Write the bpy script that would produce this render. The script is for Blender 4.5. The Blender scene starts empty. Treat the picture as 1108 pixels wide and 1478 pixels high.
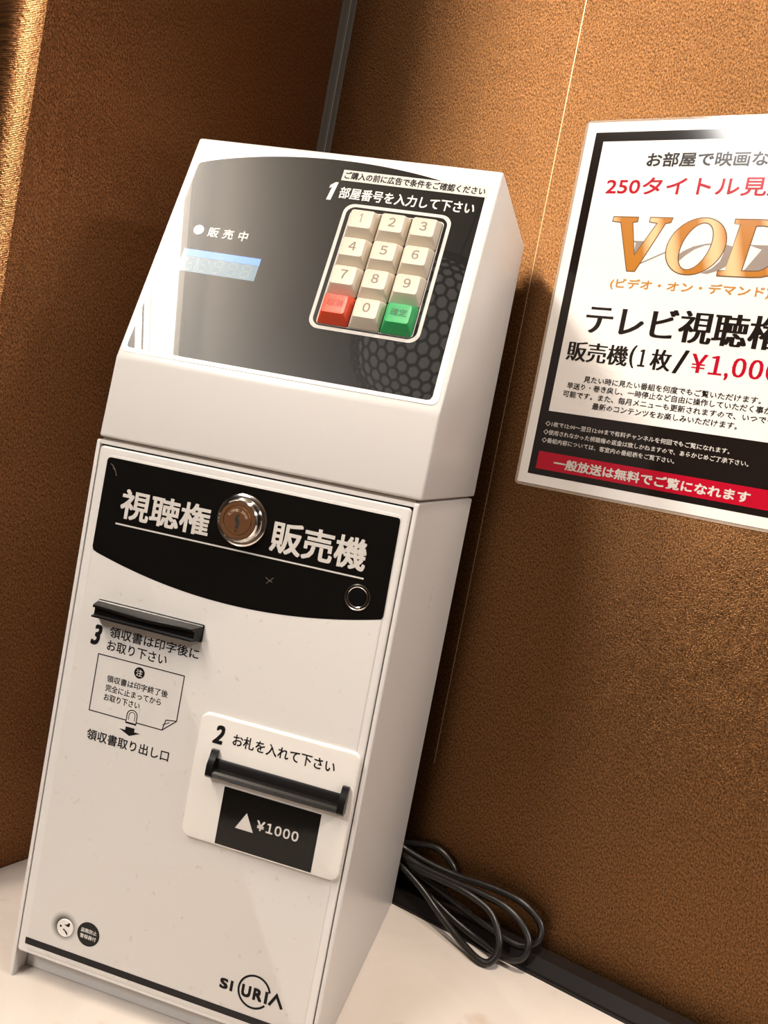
import bpy, bmesh, math
from mathutils import Vector, Matrix

# ------------------------------------------------------------------ units and frames
U = 0.00112                       # one drawing unit in metres (machine is 180 units = 20 cm wide)
def V3(x, y, z): return Vector((x, y, z))
scene = bpy.context.scene
COL = scene.collection
WY = -0.32075601542257987         # yaw of the walls against the machine
CW = V3(-10.418, 282.59, 0)       # foot of the room corner on the counter
WD = V3(math.cos(WY), math.sin(WY), 0)
ND = V3(-math.sin(WY), math.cos(WY), 0)
RZ = Matrix.Rotation(-WY, 4, 'Z')  # the finished scene is turned so that the room stands square to the axes
def WP(u, v, z): return (CW + WD * u - ND * v + V3(0, 0, z))   # wall frame: u along right wall, v into the room

# ------------------------------------------------------------------ camera
def rotm(rx, ry, rz):
    return Matrix.Rotation(rz, 3, 'Z') @ Matrix.Rotation(rx, 3, 'X') @ Matrix.Rotation(ry, 3, 'Y')
R = rotm(-0.07310938, -0.18866171, 0.22274166)
cam_d = bpy.data.cameras.new('camera'); cam = bpy.data.objects.new('camera', cam_d); COL.objects.link(cam)
cam_d.sensor_fit = 'VERTICAL'; cam_d.sensor_height = 24.0; cam_d.sensor_width = 18.0
cam_d.lens = 1238.6 / 1478.0 * 24.0
cam_d.clip_start = 0.01; cam_d.clip_end = 50
B = Matrix((R.col[0], R.col[2], -R.col[1])).transposed()
cam.matrix_world = RZ @ Matrix.Translation(V3(257.126, -414.596, 330.681) * U) @ B.to_4x4()
scene.camera = cam

# ------------------------------------------------------------------ world, lights, exposure
w = bpy.data.worlds.new('world'); scene.world = w; w.use_nodes = True
w.node_tree.nodes['Background'].inputs[0].default_value = (1.0, 0.86, 0.74, 1)
w.node_tree.nodes['Background'].inputs[1].default_value = 0.05
scene.view_settings.view_transform = 'Standard'
scene.view_settings.look = 'None'
scene.view_settings.gamma = 1.0
scene.view_settings.use_curve_mapping = False
scene.view_settings.exposure = 0.62
WARM = (1.0, 0.96, 0.925)
def area(name, p, target, sx, sy, power, color=WARM, spread=180):
    d = bpy.data.lights.new(name, 'AREA'); d.shape = 'RECTANGLE'; d.size = sx * U; d.size_y = sy * U
    d.energy = power; d.color = color; d.spread = math.radians(spread)
    o = bpy.data.objects.new(name, d); COL.objects.link(o); o.location = p * U
    dirv = (target - p).normalized()
    xa = WD - dirv * WD.dot(dirv); xa.normalize(); ya = (-dirv).cross(xa)
    o.matrix_world = RZ @ Matrix.Translation(p * U) @ Matrix((xa, ya, -dirv)).transposed().to_4x4()
    return o
CEIL = 1450
# the ceiling luminaire whose glare lies on the keypad panel, a room panel, and an added side fill
area('ceiling_panel_lamp', WP(-333, 1260, CEIL - 16), WP(-333, 1260, 0), 62, 920, 9.5, color=(1, .93, .84))
area('cove_lamp', WP(-381, 1230, CEIL - 45), WP(-200, 1230, CEIL - 25), 40, 900, 36, color=(1, .88, .74))
area('room_panel_lamp', WP(-60, 1950, CEIL - 16), WP(-60, 1950, 0), 360, 500, 27)
area('side_fill_lamp', WP(1750, 170, CEIL - 16), WP(1750, 170, 0), 260, 260, 18)  # added fill to brighten the machine's right side, no known fixture
def spot(name, p, t, power, angle, blend=.6, r=95, color=WARM):
    d = bpy.data.lights.new(name, 'SPOT'); d.energy = power; d.color = color
    d.spot_size = math.radians(angle); d.spot_blend = blend; d.shadow_soft_size = r * U
    o = bpy.data.objects.new(name, d); COL.objects.link(o)
    o.matrix_world = RZ @ Matrix.Translation(p * U) @ (t - p).to_track_quat('-Z', 'Y').to_matrix().to_4x4()
spot('wall_downlight', WP(430, 330, CEIL - 14), WP(400, 0, 520), 56, 48, 1, color=(1, .88, .74))

# ------------------------------------------------------------------ materials
def nodes(name):
    m = bpy.data.materials.new(name); m.use_nodes = True
    nt = m.node_tree; return m, nt, nt.nodes['Principled BSDF']
def mat(name, c, rough=.5, metal=0.0, spec=.5, coat=0.0, ior=None, bump=None, emit=None, alpha=None):
    m, nt, b = nodes(name)
    b.inputs['Base Color'].default_value = (*c, 1); b.inputs['Roughness'].default_value = rough
    b.inputs['Metallic'].default_value = metal; b.inputs['Specular IOR Level'].default_value = spec
    b.inputs['Coat Weight'].default_value = coat; b.inputs['Coat Roughness'].default_value = .05
    if ior: b.inputs['IOR'].default_value = ior
    if emit: b.inputs['Emission Color'].default_value = (*c, 1); b.inputs['Emission Strength'].default_value = emit
    if alpha is not None: b.inputs['Alpha'].default_value = alpha
    if bump:
        tc = nt.nodes.new('ShaderNodeTexCoord'); n = nt.nodes.new('ShaderNodeTexNoise'); bp = nt.nodes.new('ShaderNodeBump')
        n.inputs['Scale'].default_value = bump[0]; n.inputs['Detail'].default_value = 3
        bp.inputs['Strength'].default_value = bump[1]; bp.inputs['Distance'].default_value = .0004
        nt.links.new(tc.outputs['Object'], n.inputs['Vector']); nt.links.new(n.outputs['Fac'], bp.inputs['Height'])
        nt.links.new(bp.outputs['Normal'], b.inputs['Normal'])
    return m
def math_node(nt, op, a, b=None, c=None):
    n = nt.nodes.new('ShaderNodeMath'); n.operation = op
    for i, x in enumerate((a, b, c)):
        if x is None: continue
        if isinstance(x, (int, float)): n.inputs[i].default_value = x
        else: nt.links.new(x, n.inputs[i])
    return n.outputs[0]
def wallpaper(name, along, base, dark):
    """copper foil wallpaper: fine combed relief running in broad vertical bands"""
    m, nt, b = nodes(name)
    tc = nt.nodes.new('ShaderNodeTexCoord')
    sep = nt.nodes.new('ShaderNodeSeparateXYZ'); nt.links.new(tc.outputs['Object'], sep.inputs[0])
    dot = nt.nodes.new('ShaderNodeVectorMath'); dot.operation = 'DOT_PRODUCT'
    nt.links.new(tc.outputs['Object'], dot.inputs[0]); dot.inputs[1].default_value = along
    u = dot.outputs['Value']; z = sep.outputs['Z']
    comb = nt.nodes.new('ShaderNodeCombineXYZ'); nt.links.new(u, comb.inputs[0]); nt.links.new(z, comb.inputs[1])
    # wander of the combed lines
    n1 = nt.nodes.new('ShaderNodeTexNoise'); n1.inputs['Scale'].default_value = 140; n1.inputs['Detail'].default_value = 2
    mp = nt.nodes.new('ShaderNodeMapping'); mp.inputs['Scale'].default_value = (1.0, .3, 1)
    nt.links.new(comb.outputs[0], mp.inputs[0]); nt.links.new(mp.outputs[0], n1.inputs['Vector'])
    ph = math_node(nt, 'MULTIPLY', n1.outputs['Fac'], 0.0028)
    zz = math_node(nt, 'ADD', z, ph)
    line = math_node(nt, 'SINE', math_node(nt, 'MULTIPLY', zz, 2 * math.pi / 0.0011))
    # fibres: short bright flecks
    n2 = nt.nodes.new('ShaderNodeTexNoise'); n2.inputs['Scale'].default_value = 760; n2.inputs['Detail'].default_value = 2.5
    n2.inputs['Roughness'].default_value = .6
    mp2 = nt.nodes.new('ShaderNodeMapping'); mp2.inputs['Scale'].default_value = (1.25, .7, 1); mp2.inputs['Rotation'].default_value = (0, 0, .25)
    nt.links.new(comb.outputs[0], mp2.inputs[0]); nt.links.new(mp2.outputs[0], n2.inputs['Vector'])
    h = math_node(nt, 'MULTIPLY_ADD', line, 0.14, n2.outputs['Fac'])
    bp = nt.nodes.new('ShaderNodeBump'); bp.inputs['Strength'].default_value = 1; bp.inputs['Distance'].default_value = .00036
    nt.links.new(h, bp.inputs['Height']); nt.links.new(bp.outputs['Normal'], b.inputs['Normal'])
    rp = nt.nodes.new('ShaderNodeValToRGB'); rp.color_ramp.elements[0].position = .38; rp.color_ramp.elements[1].position = .66
    rp.color_ramp.elements[0].color = (*dark, 1); rp.color_ramp.elements[1].color = (*base, 1)
    nt.links.new(n2.outputs['Fac'], rp.inputs[0]); nt.links.new(rp.outputs[0], b.inputs['Base Color'])
    b.inputs['Metallic'].default_value = .95; b.inputs['Roughness'].default_value = .29
    b.inputs['Specular IOR Level'].default_value = .3
    return m
M = {}
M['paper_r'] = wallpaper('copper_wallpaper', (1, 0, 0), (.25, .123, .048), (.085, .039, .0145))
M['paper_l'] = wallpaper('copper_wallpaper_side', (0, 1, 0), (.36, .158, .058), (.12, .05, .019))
def marble():
    m, nt, b = nodes('cream_marble')
    tc = nt.nodes.new('ShaderNodeTexCoord')
    n1 = nt.nodes.new('ShaderNodeTexNoise'); n1.inputs['Scale'].default_value = 7; n1.inputs['Detail'].default_value = 6
    n1.inputs['Distortion'].default_value = 1.6
    n2 = nt.nodes.new('ShaderNodeTexNoise'); n2.inputs['Scale'].default_value = 26; n2.inputs['Detail'].default_value = 4
    for n in (n1, n2): nt.links.new(tc.outputs['Object'], n.inputs['Vector'])
    r = nt.nodes.new('ShaderNodeValToRGB'); e = r.color_ramp.elements
    e[0].position = .3; e[0].color = (.62, .545, .485, 1); e[1].position = .62; e[1].color = (.68, .61, .55, 1)
    nt.links.new(n1.outputs['Fac'], r.inputs[0])
    r2 = nt.nodes.new('ShaderNodeValToRGB'); e = r2.color_ramp.elements
    e[0].position = .27; e[0].color = (.72, .56, .44, 1); e[1].position = .36; e[1].color = (1, 1, 1, 1)
    nt.links.new(n2.outputs['Fac'], r2.inputs[0])
    mx = nt.nodes.new('ShaderNodeMix'); mx.data_type = 'RGBA'; mx.blend_type = 'MULTIPLY'; mx.inputs[0].default_value = .5
    nt.links.new(r.outputs[0], mx.inputs[6]); nt.links.new(r2.outputs[0], mx.inputs[7]); nt.links.new(mx.outputs[2], b.inputs['Base Color'])
    b.inputs['Roughness'].default_value = .16
    return m
M['marble'] = marble()
M['white'] = mat('white_powder_coat', (.65, .625, .605), .32, bump=(2500, .04))
M['door'] = mat('white_door_coat', (.61, .585, .56), .38, bump=(1800, .04))
def specks(m):
    nt = m.node_tree; b = nt.nodes['Principled BSDF']; c = tuple(b.inputs['Base Color'].default_value)
    tc = nt.nodes.new('ShaderNodeTexCoord'); n = nt.nodes.new('ShaderNodeTexNoise'); n.inputs['Scale'].default_value = 190; n.inputs['Detail'].default_value = 3
    r = nt.nodes.new('ShaderNodeValToRGB'); e = r.color_ramp.elements
    e[0].position = .66; e[0].color = c; e[1].position = .76; e[1].color = (c[0] * .84, c[1] * .82, c[2] * .80, 1)
    nt.links.new(tc.outputs['Object'], n.inputs['Vector']); nt.links.new(n.outputs['Fac'], r.inputs[0]); nt.links.new(r.outputs[0], b.inputs['Base Color'])
specks(M['door'])
M['plate'] = mat('ivory_plastic', (.70, .67, .63), .35)
M['film'] = mat('white_film', (.88, .86, .84), .22, coat=.6)
M['panel_print'] = mat('panel_white_print', (.82, .78, .74), .13, spec=.8)
M['print_white'] = mat('white_print', (.60, .565, .53), .5, spec=.3)
M['black_gloss'] = mat('black_gloss_print', (.005, .0045, .004), .08, spec=.3)
M['panel_black'] = mat('panel_black', (.006, .0055, .005), .25, spec=.16, coat=.37)
M['panel_black'].node_tree.nodes['Principled BSDF'].inputs['Coat Roughness'].default_value = .012
M['black_plastic'] = mat('black_plastic', (.006, .005, .005), .27, spec=.35)
M['black_print'] = mat('black_print', (.006, .005, .005), .6, spec=.15)
M['gap'] = mat('dark_gap', (.01, .008, .007), .8)
M['stripe'] = mat('charcoal_stripe', (.013, .011, .011), .55, spec=.2)
M['chrome'] = mat('chrome', (.80, .76, .72), .12, metal=1)
M['lockface'] = mat('bronze_lock_face', (.19, .085, .035), .38, metal=.55)
M['legend_lock'] = mat('pale_bronze_lettering', (.50, .34, .24), .5)
M['lens'] = mat('dark_lens', (.004, .004, .005), .05)
M['key'] = mat('cream_key', (.61, .54, .44), .42)
M['key_red'] = mat('red_key', (.66, .065, .02), .42)
M['key_green'] = mat('green_key', (.022, .34, .10), .42)
M['legend'] = mat('grey_legend', (.22, .17, .13), .6)
M['legend_red'] = mat('dark_red_legend', (.36, .03, .015), .6)
M['legend_green'] = mat('dark_green_legend', (.01, .12, .04), .6)
M['led'] = mat('lit_led', (.80, .92, 1.0), .3, emit=2.2)
M['lcd'] = mat('lcd_blue', (.13, .20, .26), .25, emit=.25)
M['lcd_lit'] = mat('lcd_backlight', (.10, .22, .75), .25, emit=.6)
M['segment'] = mat('lcd_segment', (.25, .32, .34), .4)
M['cord'] = mat('black_rubber', (.009, .007, .006), .36)
M['rail'] = mat('dark_brown_plastic', (.011, .008, .007), .5, spec=.15)
M['trim'] = mat('grey_trim', (.065, .055, .042), .6, spec=.25)
M['brass'] = mat('brass_line', (.42, .29, .17), .4, metal=.8)
M['seal'] = mat('grey_seal', (.30, .25, .21), .4)
M['paper'] = mat('poster_paper', (.84, .81, .785), .16, coat=.3)
M['laminate'] = mat('clear_laminate', (.75, .62, .50), .08, alpha=.35)
M['ink'] = mat('poster_black_ink', (.012, .008, .007), .10, spec=.35)
M['crimson'] = mat('poster_crimson_ink', (.42, .005, .022), .14, spec=.35)
M['ink_matt'] = mat('poster_black_letters', (.012, .008, .007), .16, spec=.25)
M['ink_brown'] = mat('poster_brown_outline', (.11, .05, .014), .2)
M['gold_text'] = mat('poster_gold_letters', (.50, .22, .035), .2)
M['shade_grey'] = mat('poster_grey_script', (.28, .23, .20), .2)
def gold():
    m, nt, b = nodes('poster_gold_gradient')
    tc = nt.nodes.new('ShaderNodeTexCoord'); dot = nt.nodes.new('ShaderNodeVectorMath'); dot.operation = 'DOT_PRODUCT'
    nt.links.new(tc.outputs['Object'], dot.inputs[0]); dot.inputs[1].default_value = (.8, 0, .25)
    s = math_node(nt, 'SINE', math_node(nt, 'MULTIPLY_ADD', dot.outputs['Value'], 2 * math.pi / .026, -.9))
    r = nt.nodes.new('ShaderNodeValToRGB'); r.color_ramp.elements[0].color = (.44, .165, .012, 1); r.color_ramp.elements[1].color = (.74, .50, .26, 1)
    r.color_ramp.elements[0].position = .35; r.color_ramp.elements[1].position = .98
    nt.links.new(math_node(nt, 'MULTIPLY_ADD', s, .5, .5), r.inputs[0]); nt.links.new(r.outputs[0], b.inputs['Base Color'])
    b.inputs['Roughness'].default_value = .2
    return m
M['gold'] = gold()
M['ceiling'] = mat('ceiling_paint', (.80, .74, .66), .8)
M['beige_wall'] = mat('brown_wall_paint', (.075, .05, .035), .8)
M['carpet'] = mat('brown_carpet', (.10, .07, .05), .95)
M['lattice'] = mat('black_lattice', (.012, .010, .009), .5)
M['grey_shade'] = mat('added_glow_shade', (.55, .50, .45), .8, emit=3.2)  # glow added so the lattice cells show up in the panel's reflection
for q in ('panel_print', 'lcd', 'lcd_lit', 'segment'):
    b_ = M[q].node_tree.nodes['Principled BSDF']
    b_.inputs['Coat Weight'].default_value = .37; b_.inputs['Coat Roughness'].default_value = .012
    b_.inputs['Roughness'].default_value = .24; b_.inputs['Specular IOR Level'].default_value = .2
def halo():
    m, nt, b = nodes('ringed_halo_print')
    tc = nt.nodes.new('ShaderNodeTexCoord'); ln = nt.nodes.new('ShaderNodeVectorMath'); ln.operation = 'LENGTH'
    nt.links.new(tc.outputs['Object'], ln.inputs[0])
    rr = math_node(nt, 'DIVIDE', ln.outputs['Value'], 8.2 * U)
    r = nt.nodes.new('ShaderNodeValToRGB'); e = r.color_ramp.elements
    e[0].position = .55; e[0].color = (.05, .045, .04, 1); e[1].position = 1; e[1].color = (.61, .585, .56, 1)
    nt.links.new(rr, r.inputs[0])
    s = math_node(nt, 'MULTIPLY_ADD', math_node(nt, 'SINE', math_node(nt, 'MULTIPLY', rr, 70)), .18, .9)
    mx = nt.nodes.new('ShaderNodeVectorMath'); mx.operation = 'SCALE'
    nt.links.new(r.outputs[0], mx.inputs[0]); nt.links.new(s, mx.inputs['Scale']); nt.links.new(mx.outputs[0], b.inputs['Base Color'])
    b.inputs['Roughness'].default_value = .4
    return m
M['halo'] = halo()

# ------------------------------------------------------------------ object helpers
ORIG = {}
def tag(o, label=None, cat=None, group=None, kind=None):
    if label: o['label'] = label
    if cat: o['category'] = cat
    if group: o['group'] = group
    if kind: o['kind'] = kind
    return o
def thing(name, origin, label, cat, group=None):
    o = bpy.data.objects.new(name, None); o.empty_display_size = .02; COL.objects.link(o)
    o.location = RZ @ (origin * U); ORIG[o] = o.location.copy()
    return tag(o, label, cat, group)
def put(name, mesh, m, parent=None, label=None, smooth=None, origin=None):
    """mesh vertices are metres in world space; origin goes to the bounding-box centre"""
    mesh.transform(RZ)
    if len(mesh.vertices):
        xs = [v.co for v in mesh.vertices]
        lo = Vector([min(c[i] for c in xs) for i in range(3)]); hi = Vector([max(c[i] for c in xs) for i in range(3)])
        c = (lo + hi) / 2 if origin is None else RZ @ (origin * U)
    else: c = Vector()
    mesh.transform(Matrix.Translation(-c))
    o = bpy.data.objects.new(name, mesh); COL.objects.link(o)
    mesh.name = name
    if m is not None: mesh.materials.append(m)
    if smooth: 
        mesh.shade_smooth(); mesh.set_sharp_from_angle(angle=math.radians(smooth))
    o.location = c; ORIG[o] = c.copy()
    if parent is not None:
        o.parent = parent; o.location = c - ORIG[parent]
    if label: o['label'] = label
    return o
def bm_mesh(bm):
    bmesh.ops.recalc_face_normals(bm, faces=bm.faces[:])
    me = bpy.data.meshes.new('m'); bm.to_mesh(me); bm.free(); return me
class Frame:
    def __init__(s, O, X, Y, N): s.O, s.X, s.Y, s.N = O, X.normalized(), Y.normalized(), N.normalized()
    def __call__(s, a, b, n=0): return (s.O + s.X * a + s.Y * b + s.N * n) * U
    def mat(s): return Matrix((s.X, s.Y, s.N)).transposed()
FACE = Frame(V3(0, 0, 0), V3(1, 0, 0), V3(0, 0, 1), V3(0, -1, 0))
HA = math.atan2(487.85 - 352.31, 53.417 - 3.611)
HEAD = Frame(V3(0, 3.611, 352.31), V3(1, 0, 0), V3(0, math.cos(HA), math.sin(HA)), V3(0, -math.sin(HA), math.cos(HA)))
WALL = Frame(CW, WD, V3(0, 0, 1), -ND)
WORLDF = Frame(V3(0, 0, 0), V3(1, 0, 0), V3(0, 1, 0), V3(0, 0, 1))
def fh(x, z, h):                      # apparent face position -> true position on a surface h proud of the face
    k = h / 414.6
    return x + (257.1 - x) * k, z + (330.7 - z) * k

def prism(F, pts, n0, n1, bevel=0, seg=2, holes=()):
    """outline (a,b) extruded from n0 to n1 along the frame normal; front rim bevelled"""
    bm = bmesh.new()
    lo = [bm.verts.new((a, b, n0)) for a, b in pts]; hi = [bm.verts.new((a, b, n1)) for a, b in pts]
    k = len(pts)
    top = bm.faces.new(hi); bm.faces.new(lo[::-1])
    for i in range(k): bm.faces.new((lo[i], lo[(i + 1) % k], hi[(i + 1) % k], hi[i]))
    bmesh.ops.recalc_face_normals(bm, faces=bm.faces[:])
    if bevel:
        bmesh.ops.bevel(bm, geom=list(top.edges), offset=bevel, segments=seg, affect='EDGES', profile=.5)
    for v in bm.verts: v.co = F(*v.co)
    return bm_mesh(bm)
def flat(F, pts, n):
    bm = bmesh.new(); vs = [bm.verts.new(F(a, b, n)) for a, b in pts]; f = bm.faces.new(vs)
    bm.normal_update()
    if f.normal.dot(F.N) < 0: f.normal_flip()
    if len(pts) > 4: bmesh.ops.triangulate(bm, faces=[f])
    me = bpy.data.meshes.new('m'); bm.to_mesh(me); bm.free(); return me
def ring(F, outer, inner, n0, n1):
    bm = bmesh.new(); k = len(outer)
    vs = [[bm.verts.new(F(a, b, n)) for a, b in P] for P, n in ((outer, n1), (inner, n1), (inner, n0), (outer, n0))]
    for i in range(k):
        j = (i + 1) % k
        for q in range(4):
            A, Bq = vs[q], vs[(q + 1) % 4]
            bm.faces.new((A[i], A[j], Bq[j], Bq[i]))
    return bm_mesh(bm)
def rrect(x0, y0, x1, y1, r, seg=6):
    p = []
    for cx, cy, a0 in ((x1 - r, y1 - r, 0), (x0 + r, y1 - r, 90), (x0 + r, y0 + r, 180), (x1 - r, y0 + r, 270)):
        for i in range(seg + 1):
            a = math.radians(a0 + 90 * i / seg); p.append((cx + r * math.cos(a), cy + r * math.sin(a)))
    return p
def circ(cx, cy, r, n=48, ry=None): return [(cx + r * math.cos(2 * math.pi * i / n), cy + (ry or r) * math.sin(2 * math.pi * i / n)) for i in range(n)]
def rect(x0, y0, x1, y1): return [(x0, y0), (x1, y0), (x1, y1), (x0, y1)]
def lathe(F, cx, cy, prof, n=48):
    """profile [(r, n)] turned about the frame normal through (cx,cy)"""
    bm = bmesh.new(); rings = []
    for r, h in prof:
        if r < 1e-6: rings.append([bm.verts.new(F(cx, cy, h))])
        else: rings.append([bm.verts.new(F(cx + r * math.cos(2 * math.pi * i / n), cy + r * math.sin(2 * math.pi * i / n), h)) for i in range(n)])
    for A, Bq in zip(rings, rings[1:]):
        for i in range(n):
            j = (i + 1) % n
            if len(A) == 1: bm.faces.new((A[0], Bq[j], Bq[i]))
            elif len(Bq) == 1: bm.faces.new((A[i], A[j], Bq[0]))
            else: bm.faces.new((A[i], A[j], Bq[j], Bq[i]))
    return bm_mesh(bm)
def join(*meshes):
    bm = bmesh.new()
    for me in meshes: bm.from_mesh(me); bpy.data.meshes.remove(me)
    me = bpy.data.meshes.new('m'); bm.to_mesh(me); bm.free(); return me
def stroke(F, pts, wd, n, closed=False):
    """constant-width line drawn flat on a surface"""
    P = [Vector(p) for p in pts]; k = len(P); L, Rr = [], []
    for i in range(k):
        a = P[i - 1] if (i or closed) else P[i]; b = P[(i + 1) % k] if (i < k - 1 or closed) else P[i]
        d1 = (P[i] - a).normalized() if (P[i] - a).length else (b - P[i]).normalized()
        d2 = (b - P[i]).normalized() if (b - P[i]).length else d1
        n1 = Vector((-d1.y, d1.x)); n2 = Vector((-d2.y, d2.x)); mm = (n1 + n2)
        mm = mm.normalized() if mm.length > 1e-6 else n1
        s = wd / 2 / max(.35, mm.dot(n1)); L.append(P[i] + mm * s); Rr.append(P[i] - mm * s)
    bm = bmesh.new(); l = [bm.verts.new(F(p.x, p.y, n)) for p in L]; r = [bm.verts.new(F(p.x, p.y, n)) for p in Rr]
    for i in range(k if closed else k - 1):
        j = (i + 1) % k; bm.faces.new((l[i], r[i], r[j], l[j]))
    bm.normal_update()
    for f in bm.faces:
        if f.normal.dot(F.N) < 0: f.normal_flip()
    me = bpy.data.meshes.new('m'); bm.to_mesh(me); bm.free(); return me
_cache = {}
def glyphs(body, spacing=1.0, res=3):
    key = (body, spacing, res)
    if key not in _cache:
        c = bpy.data.curves.new('t', 'FONT'); c.body = body; c.space_character = spacing
        c.resolution_u = res; c.fill_mode = 'FRONT'
        o = bpy.data.objects.new('t', c); COL.objects.link(o)
        dg = bpy.context.evaluated_depsgraph_get(); me = bpy.data.meshes.new_from_object(o.evaluated_get(dg))
        bpy.data.objects.remove(o); bpy.data.curves.remove(c)
        _cache[key] = ([v.co.copy() for v in me.vertices], [tuple(p.vertices) for p in me.polygons]); bpy.data.meshes.remove(me)
    return _cache[key]
def row(F, items, y0, n, bold=0, shear=0, gap=.5, x0=0, x1=None, mincho=0):
    """tightly set glyphs: items = [(char, height, drop)]; squeezed to x0..x1"""
    ws = []
    for ch, h, dr in items:
        vs, _ = glyphs(ch, 1.0, 3); sy = h / (max(v.y for v in vs) - min(v.y for v in vs)); ws.append((max(v.x for v in vs) - min(v.x for v in vs)) * sy)
    tot = sum(ws) + gap * (len(items) - 1); k = (x1 - x0) / tot if x1 else 1; x = x0; ms = []
    for (ch, h, dr), w_ in zip(items, ws):
        ms.append(text(F, ch, x, x + w_ * k, y0 + dr, y0 + dr + h, n, bold=bold, mincho=mincho)); x += (w_ + gap) * k
    return join(*ms)
def text(F, body, x0, x1, y0, y1, n, bold=.0, shear=0, mincho=0, spacing=1.0, res=3, wide=1.0):
    """lettering fitted to the box x0..x1 by y0..y1 on the frame"""
    vs, fs = glyphs(body, spacing, res)
    ax = min(v.x for v in vs); bx = max(v.x for v in vs); ay = min(v.y for v in vs); by = max(v.y for v in vs)
    sy = (y1 - y0) / (by - ay)
    if x1 is None: x1 = x0 + (bx - ax) * sy * wide          # natural width
    elif x0 is None: h = (bx - ax) * sy * wide / 2; x0, x1 = x1 - h, x1 + h
    sx = (x1 - x0) / (bx - ax)
    bm = bmesh.new(); e = bold * (y1 - y0) * 1.0
    shifts = [(0, 0)]
    if e > 0: shifts = [(e * a, e * b) for a, b in ((-1, -1), (-1, 1), (1, -1), (1, 1))] + ([(e * a, e * b) for a, b in ((-1, 0), (0, 1), (0, -1), (1, 0))] if bold >= .02 else [])
    if mincho: shifts = [(t * mincho, 0) for t in (-1, -.5, 0, .5, 1)]
    kx = max(0, (x1 - x0 - 2 * max(e, mincho))) / (x1 - x0); ky = (y1 - y0 - 2 * e) / (y1 - y0)
    cx, cy = (x0 + x1) / 2, (y0 + y1) / 2
    for q, (s, s2) in enumerate(shifts):
        nv = []
        for v in vs:
            xx = cx + (x0 + (v.x - ax) * sx - cx) * kx; yy = cy + (y0 + (v.y - ay) * sy - cy) * ky
            nv.append(bm.verts.new(F(xx + shear * (yy - cy) + s, yy + s2, n + q * .006)))
        for f in fs:
            try: bm.faces.new([nv[i] for i in f])
            except ValueError: pass
    bm.normal_update()
    for f in bm.faces:
        if f.normal.dot(F.N) < 0: f.normal_flip()
    me = bpy.data.meshes.new('m'); bm.to_mesh(me); bm.free(); return me
def box_w(u0, u1, v0, v1, z0, z1, bevel=0):
    F = Frame(CW, WD, -ND, V3(0, 0, 1))
    return prism(F, rect(u0, v0, u1, v1), z0, z1, bevel)
def tube(points, r, sub=6, nseg=12):
    """round cable through world points (drawing units), Catmull-Rom"""
    P = [Vector(p) for p in points]; path = []
    for i in range(len(P) - 1):
        p0 = P[max(i - 1, 0)]; p1 = P[i]; p2 = P[i + 1]; p3 = P[min(i + 2, len(P) - 1)]
        for k in range(sub):
            t = k / sub
            path.append(.5 * ((2 * p1) + (p2 - p0) * t + (2 * p0 - 5 * p1 + 4 * p2 - p3) * t * t + (3 * p1 - p0 - 3 * p2 + p3) * t ** 3))
    path.append(P[-1]); bm = bmesh.new(); rings = []; up = None
    for i, p in enumerate(path):
        d = (path[min(i + 1, len(path) - 1)] - path[max(i - 1, 0)]).normalized()
        if up is None: up = d.orthogonal().normalized()
        up = (up - d * up.dot(d)).normalized(); s = d.cross(up)
        rings.append([bm.verts.new((p + (up * math.cos(a) + s * math.sin(a)) * r) * U) for a in [2 * math.pi * j / nseg for j in range(nseg)]])
    for A, Bq in zip(rings, rings[1:]):
        for j in range(nseg): bm.faces.new((A[j], A[(j + 1) % nseg], Bq[(j + 1) % nseg], Bq[j]))
    bm.faces.new(rings[0]); bm.faces.new(rings[-1][::-1])
    return bm_mesh(bm)

# ------------------------------------------------------------------ the room
PL = Frame(CW, WD, -ND, V3(0, 0, 1))         # plan frame: (u, v) extruded in z
FLOOR = -850
def struct(name, me, m, smooth=None): return tag(put(name, me, m, smooth=smooth), kind='structure')
V_END = 267; RC = 44
wl = [(-40, -30), (0, -30), (0, V_END)]
for i in range(0, 15):
    a = math.radians(54 + 36 * i / 14); wl.append((RC * (math.cos(a) - math.cos(math.radians(54))), V_END + RC * (math.sin(a) - math.sin(math.radians(54)))))
RAD = -wl[-1][0]; VR = wl[-1][1]
wl += [(-40, VR)]
struct('wall_left', prism(PL, wl, FLOOR, CEIL), M['paper_l'], smooth=20)
struct('wall_left_return', prism(PL, rect(-1500, VR - 30, -40.2, VR), FLOOR, CEIL), M['paper_r'])
SEAM = 209.5
wr = put('wall_right', prism(PL, rect(0, -32, 2400, -.35), FLOOR, CEIL), M['paper_r']); tag(wr, kind='structure')
put('wallpaper_sheet', prism(PL, rect(0, -.5, SEAM - .3, 0), 0, CEIL), M['paper_r'], wr)
put('wallpaper_sheet', prism(PL, rect(SEAM + .3, -.5, 2400, 0), 0, CEIL), M['paper_r'], wr)
struct('floor', prism(PL, rect(-1500, -32, 2400, 3600), FLOOR - 30, FLOOR), M['carpet'])
struct('ceiling', prism(PL, rect(-1500, -32, 2400, 3600), CEIL, CEIL + 30), M['ceiling'])
struct('wall_back', prism(PL, rect(-1500, 3570, 2400, 3600), FLOOR, CEIL), M['beige_wall'])
struct('wall_far_left', prism(PL, rect(-1530, 300, -1500, 3600), FLOOR, CEIL), M['beige_wall'])
struct('wall_far_right', prism(PL, rect(2400, -32, 2430, 3600), FLOOR, CEIL), M['beige_wall'])
# thin bright joint line between the wallpaper sheets
struct('trim_1', prism(PL, rect(SEAM - .28, -.35, SEAM + .28, .12), 106, CEIL - 5), M['brass'])
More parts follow.
